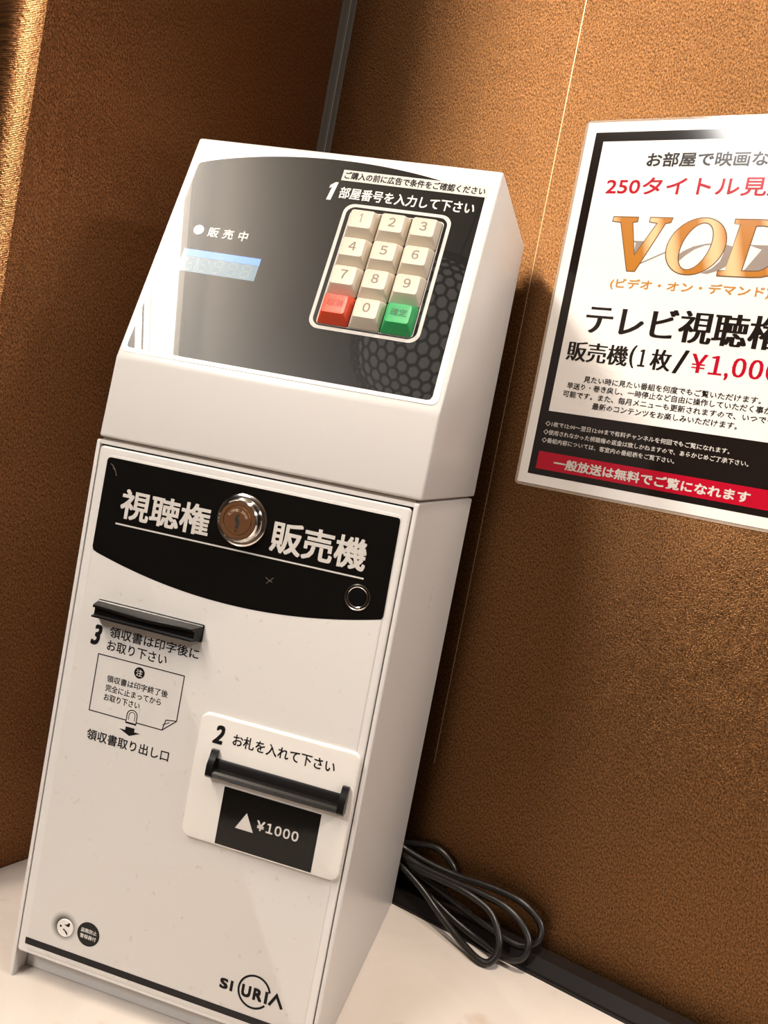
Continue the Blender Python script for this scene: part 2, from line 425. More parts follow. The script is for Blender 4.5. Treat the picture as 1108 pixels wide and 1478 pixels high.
# grey corner moulding with a fine light line
cm = [(0, 0), (7.5, 0), (6.6, 1.2), (3.0, 2.4), (2.0, 4.0), (1.2, 7.5), (0, 9)]
struct('trim_2', prism(PL, cm, 0, CEIL), M['trim'])
struct('trim_3', prism(PL, rect(3.0, 2.35, 3.6, 2.75), 12, CEIL - 1), M['seal'])

ct = prism(PL, rect(.4, .2, 1800, 500), -28, 0)
ctr = thing('counter', WP(450, 250, -28), 'cream marble counter top under the white vending machine', 'counter')
put('marble_slab', ct, M['marble'], ctr)
put('front_panel', prism(PL, rect(10, 470, 1780, 485), FLOOR, -28), M['beige_wall'], ctr)

# cable raceway lying along the foot of the right wall
rw = thing('cable_raceway', WP(800, 10, 0), 'long dark brown plastic cable cover along the foot of the wall', 'cable cover')
CS = Frame(CW, -ND, V3(0, 0, 1), WD)         # section frame (v, z) extruded along u
put('cover', prism(CS, [(0.05, 1.6), (0.05, 11.2), (1, 11.6), (13.6, 10.9), (14.4, 10.4), (18.2, 3.2), (18.4, 1.6)], 6, 1750), M['rail'], rw)
put('ridge', prism(CS, [(13.0, 10.9), (13.4, 11.35), (14.1, 11.1), (14.6, 10.2)], 6, 1750), M['rail'], rw)
put('base_strip', prism(CS, [(0.05, 0), (0.05, 1.5), (19.3, 1.5), (19.3, 0)], 6, 1750), M['gap'], rw)

# ------------------------------------------------------------------ poster
po = thing('poster', WP(320.5, 0, 324), 'laminated white poster with thick black border and gold VOD letters, on right wall', 'poster')
put('laminate', prism(WALL, rrect(228.4, 323.6, 412.9, 581.6, 3.5), .05, .45), M['laminate'], po)
put('paper', prism(WALL, rrect(230.4, 325.6, 410.9, 579.9, .6), .46, .62), M['paper'], po)
BX0, BX1, BZ0, BZ1 = 237.0, 404.2, 332.6, 573.0
IX0, IX1, IZ0, IZ1 = 243.4, 397.8, 378.4, 566.7
n0 = .66
bm1 = [flat(WALL, rect(BX0, BZ0, IX0, BZ1), n0), flat(WALL, rect(IX1, BZ0, BX1, BZ1), n0),
       flat(WALL, rect(IX0, IZ1, IX1, BZ1), n0), flat(WALL, rect(IX0, BZ0, IX1, IZ0), n0)]
put('black_border', join(*bm1), M['ink'], po)
put('red_band', flat(WALL, rect(242.3, 337.0, 399.2, 349.5), n0 + .06), M['crimson'], po)
def pt(name, body, x0, x1, z0, z1, m, **k): return put(name, text(WALL, body, x0, x1, z0, z1, n0 + k.pop('dn', .06), **k), M[m], po)
pt('lettering', 'お部屋で映画など', 276.6, 365.5, 549.0, 558.6, 'ink_matt', bold=.024)
pt('lettering', '250タイトル見放題', 252.0, 388.5, 530.2, 542.4, 'crimson', bold=.016)
pt('lettering', '(ビデオ・オン・デマンド)', 268.8, 371.5, 466.2, 474.0, 'gold_text', bold=.02)
pt('lettering', 'テレビ視聴権', 256.6, 385.5, 434.8, 455.8, 'ink_matt', bold=.0, mincho=.75)
pt('lettering', '販売機', 247.8, 291.5, 415.2, 428.8, 'ink_matt', mincho=.45)
pt('lettering', '(', 292.3, 296.6, 414.6, 430.0, 'ink_matt', mincho=.25)
pt('lettering', '１', 298.6, 303.6, 416.2, 427.8, 'ink_matt', mincho=.5)
pt('lettering', '枚', 306.6, 320.4, 415.0, 428.9, 'ink_matt', mincho=.45)
pt('lettering', '/', 322.0, 331.0, 414.3, 430.0, 'ink_matt', mincho=.25)
put('lettering', row(WALL, [('￥', 12.2, 0), ('１', 12.2, 0), (',', 4.6, -2.6)] + [('０', 12.2, 0)] * 3 + [(')', 15.4, -1.6)], 416.2, n0 + .06, gap=1.6, x0=332.8, x1=393, mincho=.5), M['crimson'], po)
for body, x0, x1, zc, h in (('見たい時に見たい番組を何度でもご覧いただけます。', 264.2, 380.2, 403.4, 4.6),
                            ('早送り・巻き戻し、一時停止など自由に操作していただく事が', 253.0, 387.5, 397.8, 4.6),
                            ('可能です。また、毎月メニューも更新されますので、いつでも', 251.3, 390.0, 391.9, 4.6),
                            ('最新のコンテンツをお楽しみいただけます。', 273.9, 369.5, 385.8, 4.6)):
    pt('small_print', body, x0, x1, zc - h / 2, zc + h / 2, 'ink_matt', bold=.018, res=1)
for body, x0, x1, zc, h in (('◇1枚で12:00〜翌日12:00まで有料チャンネルを何回でもご覧になれます。', 243.0, 368.3, 369.4, 3.7),
                            ('◇使用されなかった視聴権の返金は致しかねますので、あらかじめご了承下さい。', 242.7, 381.0, 363.4, 3.7),
                            ('◇番組内容については、客室内の番組表をご覧下さい。', 242.7, 336.0, 357.6, 3.7)):
    pt('small_print', body, x0, x1, zc - h / 2, zc + h / 2, 'print_white', bold=.012, res=1)
pt('lettering', '一般放送は無料でご覧になれます', 254.9, 386.0, 339.2, 346.6, 'print_white', bold=.03, dn=.12)
# VOD: serif letters, gold with a brown outline, grey script reflection behind
def shear_pts(pts, k, z0): return [(x + (z - z0) * k, z) for x, z in pts]
def offset(pts, d):
    k = len(pts); A = sum(pts[i][0] * pts[(i + 1) % k][1] - pts[(i + 1) % k][0] * pts[i][1] for i in range(k)); s = 1 if A > 0 else -1
    out = []
    for i in range(k):
        a, p, b = Vector(pts[i - 1]), Vector(pts[i]), Vector(pts[(i + 1) % k])
        d1 = (p - a).normalized(); d2 = (b - p).normalized(); n1 = Vector((d1.y, -d1.x)) * s; n2 = Vector((d2.y, -d2.x)) * s
        mm = (n1 + n2); mm = mm.normalized() if mm.length > 1e-6 else n1
        q = p + mm * d / max(.5, mm.dot(n1)); out.append((q.x, q.y))
    return out
ZB = 479.4; HH = 35.6
Vp = [(262.1, 515.2), (278.6, 515.2), (278.6, 512.6), (275.4, 512.0), (281.2, 489.5), (292.6, 511.8), (287.2, 512.6), (287.2, 515.2), (301.6, 515.2),
      (301.0, 512.6), (297.6, 511.8), (283.6, 479.3), (278.4, 479.3), (267.6, 511.9), (261.8, 512.6)]
def ell(cx, cz, rx, rz, k, n=40): return [(cx + rx * math.cos(2 * math.pi * i / n) + k * rz * math.sin(2 * math.pi * i / n), cz + rz * math.sin(2 * math.pi * i / n)) for i in range(n)]
Oo = ell(320.3, 497.3, 18.2, 18.4, .13); Oi = ell(320.3, 497.3, 9.6, 15.6, .20)
put('outlined_letter', flat(WALL, offset(Vp, .6), n0 + .06), M['ink_brown'], po); put('gold_letter', flat(WALL, Vp, n0 + .09), M['gold'], po)
def flatring(F, o, i, n):
    bm = bmesh.new(); a = [bm.verts.new(F(x, y, n)) for x, y in o]; b = [bm.verts.new(F(x, y, n)) for x, y in i]; k = len(a)
    for q in range(k): bm.faces.new((a[q], a[(q + 1) % k], b[(q + 1) % k], b[q]))
    bm.normal_update()
    for f in bm.faces:
        if f.normal.dot(F.N) < 0: f.normal_flip()
    me = bpy.data.meshes.new('m'); bm.to_mesh(me); bm.free(); return me
put('outlined_letter', flatring(WALL, ell(320.3, 497.3, 18.8, 19.0, .13), ell(320.3, 497.3, 9.0, 15.0, .2), n0 + .065), M['ink_brown'], po)
put('gold_letter', flatring(WALL, Oo, Oi, n0 + .095), M['gold'], po)
def dshape(e):
    # outer and inner outline of the D with the same number of points
    o = [(337.6 - e, 479.4 - e), (337.6 - e, 482.0 + e), (341.6, 482.6), (345.4 - e, 512.2), (341.8 - e, 512.6), (341.8 - e, 515.2 + e), (358, 515.2 + e)]
    i = [(351.5 + e, 482.8 + e)] * 3 + [(354.6 + e, 511.6 - e)] * 3 + [(359, 511.8 - e)]
    for k in range(1, 13):
        a = math.radians(90 - 180 * k / 13)
        o.append((359 + (21.5 + e) * math.cos(a), 497.3 + (17.9 + e) * math.sin(a))); i.append((359 + (12.2 - e) * math.cos(a), 497.3 + (14.6 - e) * math.sin(a)))
    o.append((357, 479.4 - e)); i.append((356, 482.8 + e))
    return o, i
o_, i_ = dshape(.6); put('outlined_letter', flatring(WALL, o_, i_, n0 + .13), M['ink_brown'], po)
o_, i_ = dshape(0); put('gold_letter', flatring(WALL, o_, i_, n0 + .16), M['gold'], po)
def poly(pts): return flat(WALL, pts, n0 + .03)
sw = [poly([(277.5, 499.6), (289.5, 499.6), (289, 498.9), (285.5, 498.4), (284.0, 483.0), (281, 483.0), (280.5, 498.2)]),
      stroke(WALL, [(283.5, 483.2), (292, 487.6), (301, 492.4), (304, 493.6)], .9, n0 + .032),
      poly([(305.5, 484.5), (308, 489.5), (313, 494.0), (319, 497.3), (327, 499.4), (334.5, 499.8), (334, 499.2), (326, 498.2), (320, 495.4), (315, 491.2), (311.5, 487.2), (309.5, 484)]),
      stroke(WALL, [(302, 499.5), (307, 499.7)], .9, n0 + .032),
      poly([(331, 479.9), (338, 482.6), (343.0, 486.3), (346.0, 490.5), (346, 495), (343.0, 498.2), (338.5, 499.4), (334, 499.2), (337.2, 497), (338.6, 493.5), (337.4, 488.5), (333.2, 483.6), (327, 480.2)]),
      poly([(352.8, 499.6), (377, 499.6), (382.5, 497), (384, 492), (381.5, 486.5), (375.5, 482.3), (352, 482.3), (353.5, 484), (361.0, 496.8), (356.5, 498.2)])]
put('grey_script', join(*sw), M['shade_grey'], po)

# ------------------------------------------------------------------ vending machine
vm = thing('vending_machine', V3(90, 100, 0), 'white ticket vending machine with slanted keypad head standing on the marble counter', 'vending machine')
W = 180.0; D = 198.6; HC = 307.0; T = 2.4
XY = Frame(V3(0, 0, 0), V3(1, 0, 0), V3(0, 1, 0), V3(0, 0, 1))
def shell():
    # open-front cabinet: outer U of sheet metal with rounded vertical corners
    r = 1.4
    out = rrect(0, 0, W, D, r, 4); inn = rrect(T, T * .01, W - T, D - T, .6, 4)
    a = ring(XY, out, rrect(T, .9, W - T, D - T, .5, 4), 0, 16)
    return a
# side sheets, back sheet, top frame
def sheet(F, pts, n0_, n1_, bevel=.8): return prism(F, pts, n0_, n1_, bevel, 3)
SX = Frame(V3(0, 0, 0), V3(0, 1, 0), V3(0, 0, 1), V3(1, 0, 0))     # (y, z) extruded in x
cab = put('cabinet', join(
    prism(Frame(V3(T, 0, 0), V3(0, 1, 0), V3(0, 0, 1), V3(-1, 0, 0)), rrect(0, 0, D, HC, 1.2, 3), 0, T, 1.1, 3),
    prism(Frame(V3(W - T, 0, 0), V3(0, 1, 0), V3(0, 0, 1), V3(1, 0, 0)), rrect(0, 0, D, HC, 1.2, 3), 0, T, 1.1, 3),
    prism(XY, rect(1.2, .3, W - 1.2, D - 1.0), HC - 2.2, HC - .15),
    prism(SX, rect(D - T, 1, D - .2, HC - 2.2), T, W - T),
    prism(SX, rect(14, 13.5, D - T, 16), T, W - T)), M['white'], vm, smooth=40)
put('kick_panel', prism(SX, [(12.3, .4), (12.3, 15), (15, 15), (15, .4)], T + .6, W - T - .6), M['white'], vm)
DX0, DX1, DZ0, DZ1 = 3.1, 176.9, 16.2, 303.9
put('door_recess', prism(FACE, rect(T, 15.2, W - T, HC - 2.2), -6, -3.2), M['gap'], vm)
door = put('door', prism(FACE, rrect(DX0, DZ0, DX1, DZ1, 2.0, 4), -3, .25, .9, 3), M['white'], vm, smooth=35)
put('door_skin', prism(FACE, rrect(8.2, 18.6, 172.8, 299.8, 2.5, 4), .2, .55, .3, 2), M['door'], door, smooth=35)
FS = .62                                           # surface of the door skin
# black title field with the curved lower edge
def arc(xa, za_, xb, zb, sag, n=28):
    out = []
    for i in range(n + 1):
        t = i / n; out.append((xa + (xb - xa) * t, za_ + (zb - za_) * t - sag * (1 - (2 * t - 1) ** 2) ** 1.0 * 1.0))
    return out
tit = [(171.0, 298.2), (11, 298.6), (9.4, 298.1), (8.8, 296.8), (8.4, 249.6), (9.2, 247.6)] + arc(11.5, 246.6, 170.4, 246.2, 10.6) + [(172.4, 246.8), (173.0, 248.4), (172.4, 296.5), (172.0, 297.8)]
put('title_field', flat(FACE, tit, FS), M['black_gloss'], vm)
put('title_lettering', text(FACE, '視聴権', 20.9, 72.9, 267.7, 283.9, FS + .08, bold=.022), M['print_white'], vm)
put('title_lettering', text(FACE, '販売機', 107.5, 159.0, 267.9, 284.4, FS + .08, bold=.022), M['print_white'], vm)
put('title_rule', stroke(FACE, [(19.7, 264.3), (159.5, 264.7)], .85, FS + .07), M['print_white'], vm)
put('scratch_mark', join(stroke(FACE, [(11.2, 295.2), (13.0, 294.2), (14.6, 292.0), (15.6, 289.4)], .22, FS + .05), stroke(FACE, [(14.6, 292.0), (12.6, 293.4)], .18, FS + .05)), M['shade_grey'], vm)
put('scratch_mark', join(stroke(FACE, [(108.6, 254.2), (110.8, 253.0), (112.6, 252.6)], .2, FS + .05), stroke(FACE, [(109.4, 251.2), (112.8, 254.8)], .16, FS + .05)), M['shade_grey'], vm)
# lock
lk = put('lock', lathe(FACE, 90.4, 280.5, [(13.7, .5), (13.7, 1.0), (13.0, 1.5), (11.6, 1.7), (10.9, 2.6), (10.7, 6.0), (10.1, 6.7), (8.6, 6.9), (8.4, 6.4), (0, 6.4)]), M['chrome'], vm, smooth=35)
put('lock_face', lathe(FACE, 90.4, 280.5, [(9.6, 6.75), (9.6, 7.1), (7.9, 7.1), (7.6, 6.7), (7.2, 7.15), (0, 7.15)]), M['lockface'], lk, label='bronze coloured face with lettering', smooth=35)
kh = [(-.5, 3.3), (.9, 3.4), (.6, 1.4), (1.4, .2), (1.5, -1.4), (1.3, -3.8), (-.4, -3.8), (-.2, -1.6), (-.9, -.2), (-1.2, 1.4)]
put('keyhole', flat(FACE, [(90.3 + a, 280.3 + b) for a, b in kh], 7.22), M['gap'], lk)
def arc_text(body, cx, cz, r, a0, a1, h, n):
    ms = []
    for i, ch in enumerate(body):
        a = math.radians(a0 + (a1 - a0) * (i + .5) / len(body))
        if ch == ' ': continue
        o = FACE.O + FACE.X * (cx + r * math.cos(a)) + FACE.Y * (cz + r * math.sin(a))
        t = FACE.X * math.sin(a) - FACE.Y * math.cos(a); rr = FACE.X * math.cos(a) + FACE.Y * math.sin(a)
        ms.append(text(Frame(o, t, rr, FACE.N), ch, -.48, .48, -h / 2, h / 2, n, bold=.02, res=1))
    return join(*ms)
put('lock_lettering', arc_text('OLYMPIC JAPAN', 90.3, 280.3, 5.5, 158, 22, 1.5, 7.22), M['legend_lock'], lk)
put('lock_mark', flatring(FACE, circ(90.5, 275.2, .65, 16), circ(90.5, 275.2, .3, 16), 7.22), M['chrome'], lk)
# round sensor window
sn = put('sensor_window', lathe(FACE, 158.3, 255.0, [(6.7, .5), (6.7, 1.1), (6.1, 1.3), (5.9, .9), (5.5, .9), (5.3, 1.2), (4.9, 1.0), (4.8, .7)]), M['chrome'], vm, smooth=35)
put('lens', lathe(FACE, 158.3, 255.0, [(6.0, .66), (6.0, .95), (5.4, .95), (4.9, .7), (3, .9), (0, .95)]), M['lens'], sn)

# receipt slot: shallow hooded box with a curved lower lip
def slot_mesh():
    z0, z1 = 213.4, 222.0; x0, x1 = 18.0, 79.9; n = 24; H = 7.0
    bm = bmesh.new(); cols = []
    for i in range(n + 1):
        t = i / n; x = x0 + (x1 - x0) * t; xf = x0 + .8 + (x1 - x0 - 3.2) * t
        c = 2.0 * math.sin(math.pi * t) ** 2           # sag of the upper lip
        prof = [(x, z1, .5), (x, z1, 1.8), (x, 221.4, 2.2), (xf, 220.7 - c * .45, 7.2), (xf, 220.2 - c * .45, 8.0), (xf, 219.0 - c * .6, 8.0), (xf, 218.5 - c * .6, 5.6),
                (xf, 214.9, 5.6), (xf, 214.5, 8.0), (xf, z0 + .3, 8.0), (x, z0, .5)]
        cols.append([bm.verts.new(FACE(*q)) for q in prof])
    for A, Bq in zip(cols, cols[1:]):
        for j in range(len(A) - 1): bm.faces.new((A[j], A[j + 1], Bq[j + 1], Bq[j]))
    bm.faces.new(cols[0]); bm.faces.new(cols[-1][::-1])
    return bm_mesh(bm)
rs = put('receipt_slot', slot_mesh(), M['black_plastic'], vm, smooth=30)
put('slot_base', prism(FACE, rrect(17.6, 212.9, 80.3, 222.3, .6, 2), .5, 1.1), M['black_plastic'], rs)

def ft(name, body, x0, x1, z0, z1, m='black_print', n=None, **k):
    return put(name, text(FACE, body, x0, x1, z0, z1, FS if n is None else n, **k), M[m], vm)
ft('step_number', '3', 17.4, 22.2, 197.0, 208.4, bold=.036, shear=.18)
ft('instruction_lettering', '領収書は印字後に', 27.0, 79.9, 203.2, 209.1, bold=.014)
ft('instruction_lettering', 'お取り下さい', 26.8, 62.5, 195.8, 201.6, bold=.014)
put('notice_outline', join(stroke(FACE, [(51.3, 161.35), (66.6, 161.4), (74.0, 168.2), (74.0, 193.0), (22.6, 192.8), (22.6, 161.3), (45, 161.3)], .55, FS),
    stroke(FACE, [(66.6, 161.4), (67.9, 167.3), (74.0, 168.2)], .5, FS + .02), stroke(FACE, [(66.4, 164.2), (70.2, 166.5)], .4, FS + .02)), M['black_print'], vm)
put('notice_badge', flat(FACE, circ(48.2, 188.3, 3.1, 32), FS), M['black_print'], vm)
ft('instruction_lettering', '注', 46.3, 50.1, 186.4, 190.2, 'print_white', FS + .06, bold=.01)
ft('small_lettering', '領収書は印字終了後', 30.0, 66.5, 179.0, 182.9, bold=.012, res=2)
ft('small_lettering', '完全に止まってから', 30.0, 63.4, 173.9, 177.8, bold=.012, res=2)
ft('small_lettering', 'お取り下さい', 30.0, 51.6, 168.7, 172.5, bold=.012, res=2)
fin = [(45.2, 160.2), (45.2, 164.6)] + [(48.2 - 3.0 * math.cos(math.radians(a)), 164.6 + 2.9 * math.sin(math.radians(a))) for a in range(15, 180, 15)] + [(51.2, 164.6), (51.2, 160.2)]
nail = [(46.4, 161.8), (46.4, 164.4)] + [(48.2 - 1.8 * math.cos(math.radians(a)), 164.4 + 2.0 * math.sin(math.radians(a))) for a in range(20, 180, 20)] + [(50.0, 164.4), (50.0, 161.8)]
put('finger_drawing', join(stroke(FACE, fin, .5, FS), stroke(FACE, nail, .35, FS), flat(FACE, rect(45.0, 159.7, 51.4, 160.7), FS)), M['black_print'], vm)
put('arrow_print', flat(FACE, [(45.6, 158.0), (51.0, 158.0), (51.0, 156.0), (54.6, 156.0), (48.4, 153.3), (41.9, 156.0), (45.6, 156.0)], FS), M['black_print'], vm)
ft('instruction_lettering', '領収書取り出し口', 23.6, 73.1, 145.3, 151.3, bold=.016)

# banknote plate
PH = 3.0
p0 = fh(86.8, 108.8, PH); p1 = fh(175.8, 177.0, PH)
bp = put('bill_plate', prism(FACE, rrect(p0[0], p0[1], p1[0], p1[1], 5.0, 6), .5, PH, 1.0, 3), M['plate'], vm, smooth=40)
PF = PH + .07
def pr(x0, x1, z0, z1): a = fh(x0, z0, PH); b = fh(x1, z1, PH); return a[0], b[0], a[1], b[1]
def bt(name, me, m): return put(name, me, M[m], bp)
a = pr(96.3, 101.8, 162.2, 172.4); bt('step_number', text(FACE, '2', *a, PF, bold=.036, shear=.18), 'black_print')
a = pr(106.7, 163.2, 163.6, 170.1); bt('instruction_lettering', text(FACE, 'お札を入れて下さい', *a, PF, bold=.016), 'black_print')
a = pr(106.8, 160.9, 110.0, 141.3); bt('black_field', flat(FACE, rect(a[0], a[2], a[1], a[3]), PF), 'black_gloss')
bt('triangle_mark', flat(FACE, [fh(121.5, 130.7, PH), fh(116.4, 121.3, PH), fh(126.6, 121.3, PH)], PF + .07), 'print_white')
a = pr(127.8, 151.1, 123.5, 128.8); bt('price_lettering', row(FACE, [('￥', 5.3, 0)] + [(c, 5.3, 0) for c in '１０００'], a[2], PF + .07, bold=.03, gap=.9, x0=a[0], x1=a[1]), 'print_white')
def bill_slot():
    x0, x1 = fh(95.8, 0, 6)[0], fh(172.0, 0, 6)[0]
    zb, zt = 146.6, 156.0
    bar = [(zb, PH), (zb, PH + 3.5), (zb + 1.2, PH + 5.2), (zb + 3.2, PH + 5.6), (zb + 4.2, PH + 4.6), (zb + 4.8, PH + 2.0), (zt - 1.2, PH + 1.2), (zt, PH + .6), (zt, PH)]
    ZN = Frame(V3(0, 0, 0), V3(0, 0, 1), V3(0, -1, 0), V3(1, 0, 0))
    m1 = prism(ZN, bar, x0 + 1, x1 - 1)
    guide = [(zb, PH), (zb, PH + 4.2), (zb + 1.5, PH + 5.8), (zt - 2.5, PH + 5.6), (zt + .5, PH + 3.8), (zt + 4.6, PH + 2.2), (zt + 4.6, PH)]
    return join(m1, prism(ZN, guide, x0 - .2, x0 + 3.4), prism(ZN, guide, x1 - 3.4, x1 + .2))
put('bill_slot', bill_slot(), M['black_plastic'], bp, smooth=30)

# lower marks
put('base_stripe', flat(FACE, rect(7.4, 21.7, 172.8, 25.6), FS), M['stripe'], vm)
put('ringed_halo', flat(FACE, circ(29.4, 38.9, 8.2, 40), FS + .01), M['halo'], vm)
al = put('round_button', lathe(FACE, 30.4, 38.3, [(5.0, .5), (5.0, 1.0), (4.6, 1.3), (4.4, 1.1), (0, 1.1)]), M['plate'], vm, label='small white round button with a black mark', smooth=35)
ak = [flat(FACE, circ(27.7, 38.8, .7, 12), 1.16), flat(FACE, [(29.4, 40.2), (31.2, 40.6), (32.6, 42), (33.2, 41.4), (32.8, 39.6), (31.4, 39.4), (30.8, 39.8)], 1.16),
      flat(FACE, [(29.2, 37.2), (30.6, 36.4), (31.4, 35.4), (32.6, 34.4), (32.2, 36.2), (31.2, 37.0), (30.4, 37.4), (29.8, 38.0)], 1.16)]
put('button_mark', join(*ak), M['black_print'], al)
put('alarm_badge', flat(FACE, circ(44.6, 38.9, 6.8, 40), FS + .01), M['stripe'], vm)
ft('badge_lettering', '盗難防止', 39.8, 49.6, 39.5, 41.9, 'plate', FS + .08, bold=.01, res=2)
ft('badge_lettering', '警報器付', 39.8, 49.6, 36.1, 38.5, 'plate', FS + .08, bold=.01, res=2)
# maker's mark: S I (ring) U R I and an A without bar
LG = []
LG.append(text(FACE, 'S', 123.8, 128.5, 35.2, 41.0, FS, bold=.06)); LG.append(flat(FACE, rect(129.7, 35.2, 131.3, 41.0), FS))
def arcline(cx, cz, r, a0, a1, wdt, n=40): return stroke(FACE, [(cx + r * math.cos(math.radians(a0 + (a1 - a0) * i / n)), cz + r * math.sin(math.radians(a0 + (a1 - a0) * i / n))) for i in range(n + 1)], wdt, FS)
LG.append(arcline(143.2, 39.0, 8.7, 14, 322, 1.15))
LG.append(text(FACE, 'U', 136.2, 141.5, 34.8, 41.5, FS, bold=.055)); LG.append(text(FACE, 'R', 142.8, 148.0, 34.8, 41.5, FS, bold=.055))
LG.append(flat(FACE, rect(149.3, 34.8, 151.0, 41.5), FS)); LG.append(stroke(FACE, [(152.2, 34.9), (155.6, 41.2), (159.4, 34.9)], 1.6, FS))
put('maker_emblem', join(*LG), M['black_print'], vm)
# two paint chips on the right side
SD = Frame(V3(W + .08, 0, 0), V3(0, 1, 0), V3(0, 0, 1), V3(1, 0, 0))
put('scuff_mark', join(flat(SD, [(93.2, 245.0), (94.4, 249.8), (95.4, 250.2), (94.6, 245.6)], .05), flat(SD, [(92.6, 246.8), (93.4, 247.2), (95.4, 248.9), (94.0, 248.4)], .06),
    flat(SD, rect(94.0, 252.2, 95.2, 253.6), .05), flat(SD, [(92.4, 241.4), (93.9, 243.0), (94.4, 241.9), (93.2, 240.5)], .05)), M['paper'], vm)

# head housing: sloped front, flat top, slightly wider than the cabinet
prof = [(0.2, 308.6), (3.61, 352.3), (53.42, 487.85), (201.7, 489), (199.0, 308.6)]
hs = bmesh.new()
X0, X1 = .9, 181.0
A_ = [hs.verts.new((X0, y, z)) for y, z in prof]; B_ = [hs.verts.new((X1, y, z)) for y, z in prof]
hs.faces.new(A_); hs.faces.new(B_[::-1])
for i in range(5): hs.faces.new((A_[i], B_[i], B_[(i + 1) % 5], A_[(i + 1) % 5]))
bmesh.ops.recalc_face_normals(hs, faces=hs.faces[:])
bmesh.ops.bevel(hs, geom=hs.edges[:], offset=1.5, segments=4, affect='EDGES', profile=.5)
for v in hs.verts: v.co = v.co * U
put('head_housing', bm_mesh(hs), M['white'], vm, smooth=35)
put('neck_seal', prism(XY, rect(2.5, 2.5, W - 2.5, D - 3), HC - .2, 309.6), M['seal'], vm)
# printed film on the sloped face
film = put('panel_film', prism(HEAD, rrect(2.2, 3.6, 178.6, 142.6, 4, 5), -.2, .3, .12, 1), M['film'], vm, smooth=35)
top = [(8 + (172.5 - 8) * (1 - i / 30.) , 127.5 + 12.2 * (1 - (2 * (i / 30.) - 1) ** 2) ** .9) for i in range(31)]
bl = [(7.0, 6.0), (172.4, 5.9), (174.3, 6.5), (175.1, 8.4)] + [(174.6, 126.0), (173.8, 127.4)] + top + [(7.2, 127.0), (6.6, 125.6)] + [(5.2, 8.6), (5.6, 6.8)]
put('black_panel', flat(HEAD, bl, .36), M['panel_black'], vm)
HF = .42
def ht(name, body, x0, x1, z0, z1, m='panel_print', n=HF, **k): return put(name, text(HEAD, body, x0, x1, z0, z1, n, **k), M[m], vm)
put('step_number', flat(HEAD, [(88.4, 113.3), (90.9, 113.3), (92.5, 125.1), (90.9, 125.1), (88.3, 122.8), (88.1, 120.8), (89.6, 121.7)], HF), M['panel_print'], vm)
ht('instruction_lettering', '部屋番号を入力して下さい', 94.8, 170.6, 115.2, 122.6, bold=.016)
put('notice_sticker', prism(HEAD, rect(93.4, 126.6, 175.4, 133.6), .36, .62), M['print_white'], vm, label='narrow white sticker with one line of small text')
ht('sticker_lettering', 'ご購入の前に広告で条件をご確認ください', 94.8, 174.0, 127.7, 132.6, 'black_print', .66, bold=.022, res=2)
put('status_lamp', lathe(HEAD, 21.6, 83.4, [(2.9, .36), (2.8, .6), (0, .8)]), M['led'], vm, label='small lit white lamp')
ht('status_lettering', '販', 27.6, 34.0, 79.9, 86.1, bold=.018); ht('status_lettering', '売', 36.6, 42.8, 79.9, 86.1, bold=.018); ht('status_lettering', '中', 46.0, 51.4, 79.9, 86.2, bold=.018)
dp = put('display', flat(HEAD, rect(17.2, 56.6, 63.4, 70.6), .40), M['lcd'], vm, label='pale blue digit display')
put('display_backlight', flat(HEAD, rect(17.2, 66.4, 63.4, 70.6), .45), M['lcd_lit'], dp)
def digit(x, z, w_, h, s=.16):
    q = []
    def P(a, b): return (x + a * w_ + s * (b * h), z + b * h)
    for a, b in (((.12, 0), (.88, 0)), ((.12, .5), (.88, .5)), ((.12, 1), (.88, 1)), ((0, .06), (0, .44)), ((1, .06), (1, .44)), ((0, .56), (0, .94)), ((1, .56), (1, .94))):
        q.append(stroke(HEAD, [P(*a), P(*b)], .7, .47))
    return join(*q)
for i in range(5): put('digit', digit(20.6 + i * 8.4, 58.0, 4.6, 7.4), M['segment'], dp)
# keypad frame lines and keys
put('keypad_outline', ring(HEAD, rrect(100.2, 35.0, 160.6, 112.6, 6.0, 6), rrect(102.1, 36.9, 158.7, 110.7, 4.8, 6), .36, .50), M['print_white'], vm)
put('keypad_rim', ring(HEAD, rrect(104.4, 37.8, 157.0, 108.2, 2.2, 6), rrect(104.9, 38.3, 156.5, 107.7, 1.8, 6), .36, .55), M['print_white'], vm)
put('keypad_well', flat(HEAD, rrect(104.9, 38.3, 156.5, 107.7, 1.8, 4), .41), M['gap'], vm)
def key_mesh():
    bm = bmesh.new(); b = 8.28; lv = []
    for (hx, hy, cy, n, r) in ((b, 8.45, 0, .45, .7), (b, 8.45, 0, 1.2, .7), (6.5, 5.7, .9, 6.0, 1.4), (6.1, 5.3, .9, 6.35, 1.2)):
        lv.append([bm.verts.new(V3(a, c + cy, n) * U) for a, c in rrect(-hx, -hy, hx, hy, r, 3)])
    for A, Bq in zip(lv, lv[1:]):
        k = len(A)
        for i in range(k): bm.faces.new((A[i], A[(i + 1) % k], Bq[(i + 1) % k], Bq[i]))
    # slightly dished top
    inner = [bm.verts.new(V3(a, c + .9, 6.2) * U) for a, c in rrect(-5.2, -4.4, 5.2, 4.4, 1.0, 3)]
    A = lv[-1]; k = len(A)
    for i in range(k): bm.faces.new((A[i], A[(i + 1) % k], inner[(i + 1) % k], inner[i]))
    bm.faces.new(inner)
    me = bm_mesh(bm); me.shade_smooth(); me.set_sharp_from_angle(angle=math.radians(28)); return me
km = key_mesh(); km.name = 'key'
kmats = {}
for nm in ('key', 'key_red', 'key_green'):
    me = km.copy(); me.materials.append(M[nm]); kmats[nm] = me
KX = [113.5, 130.7, 147.9]; KZ = [98.7, 81.2, 63.9, 46.6]
hm = HEAD.mat().to_4x4()
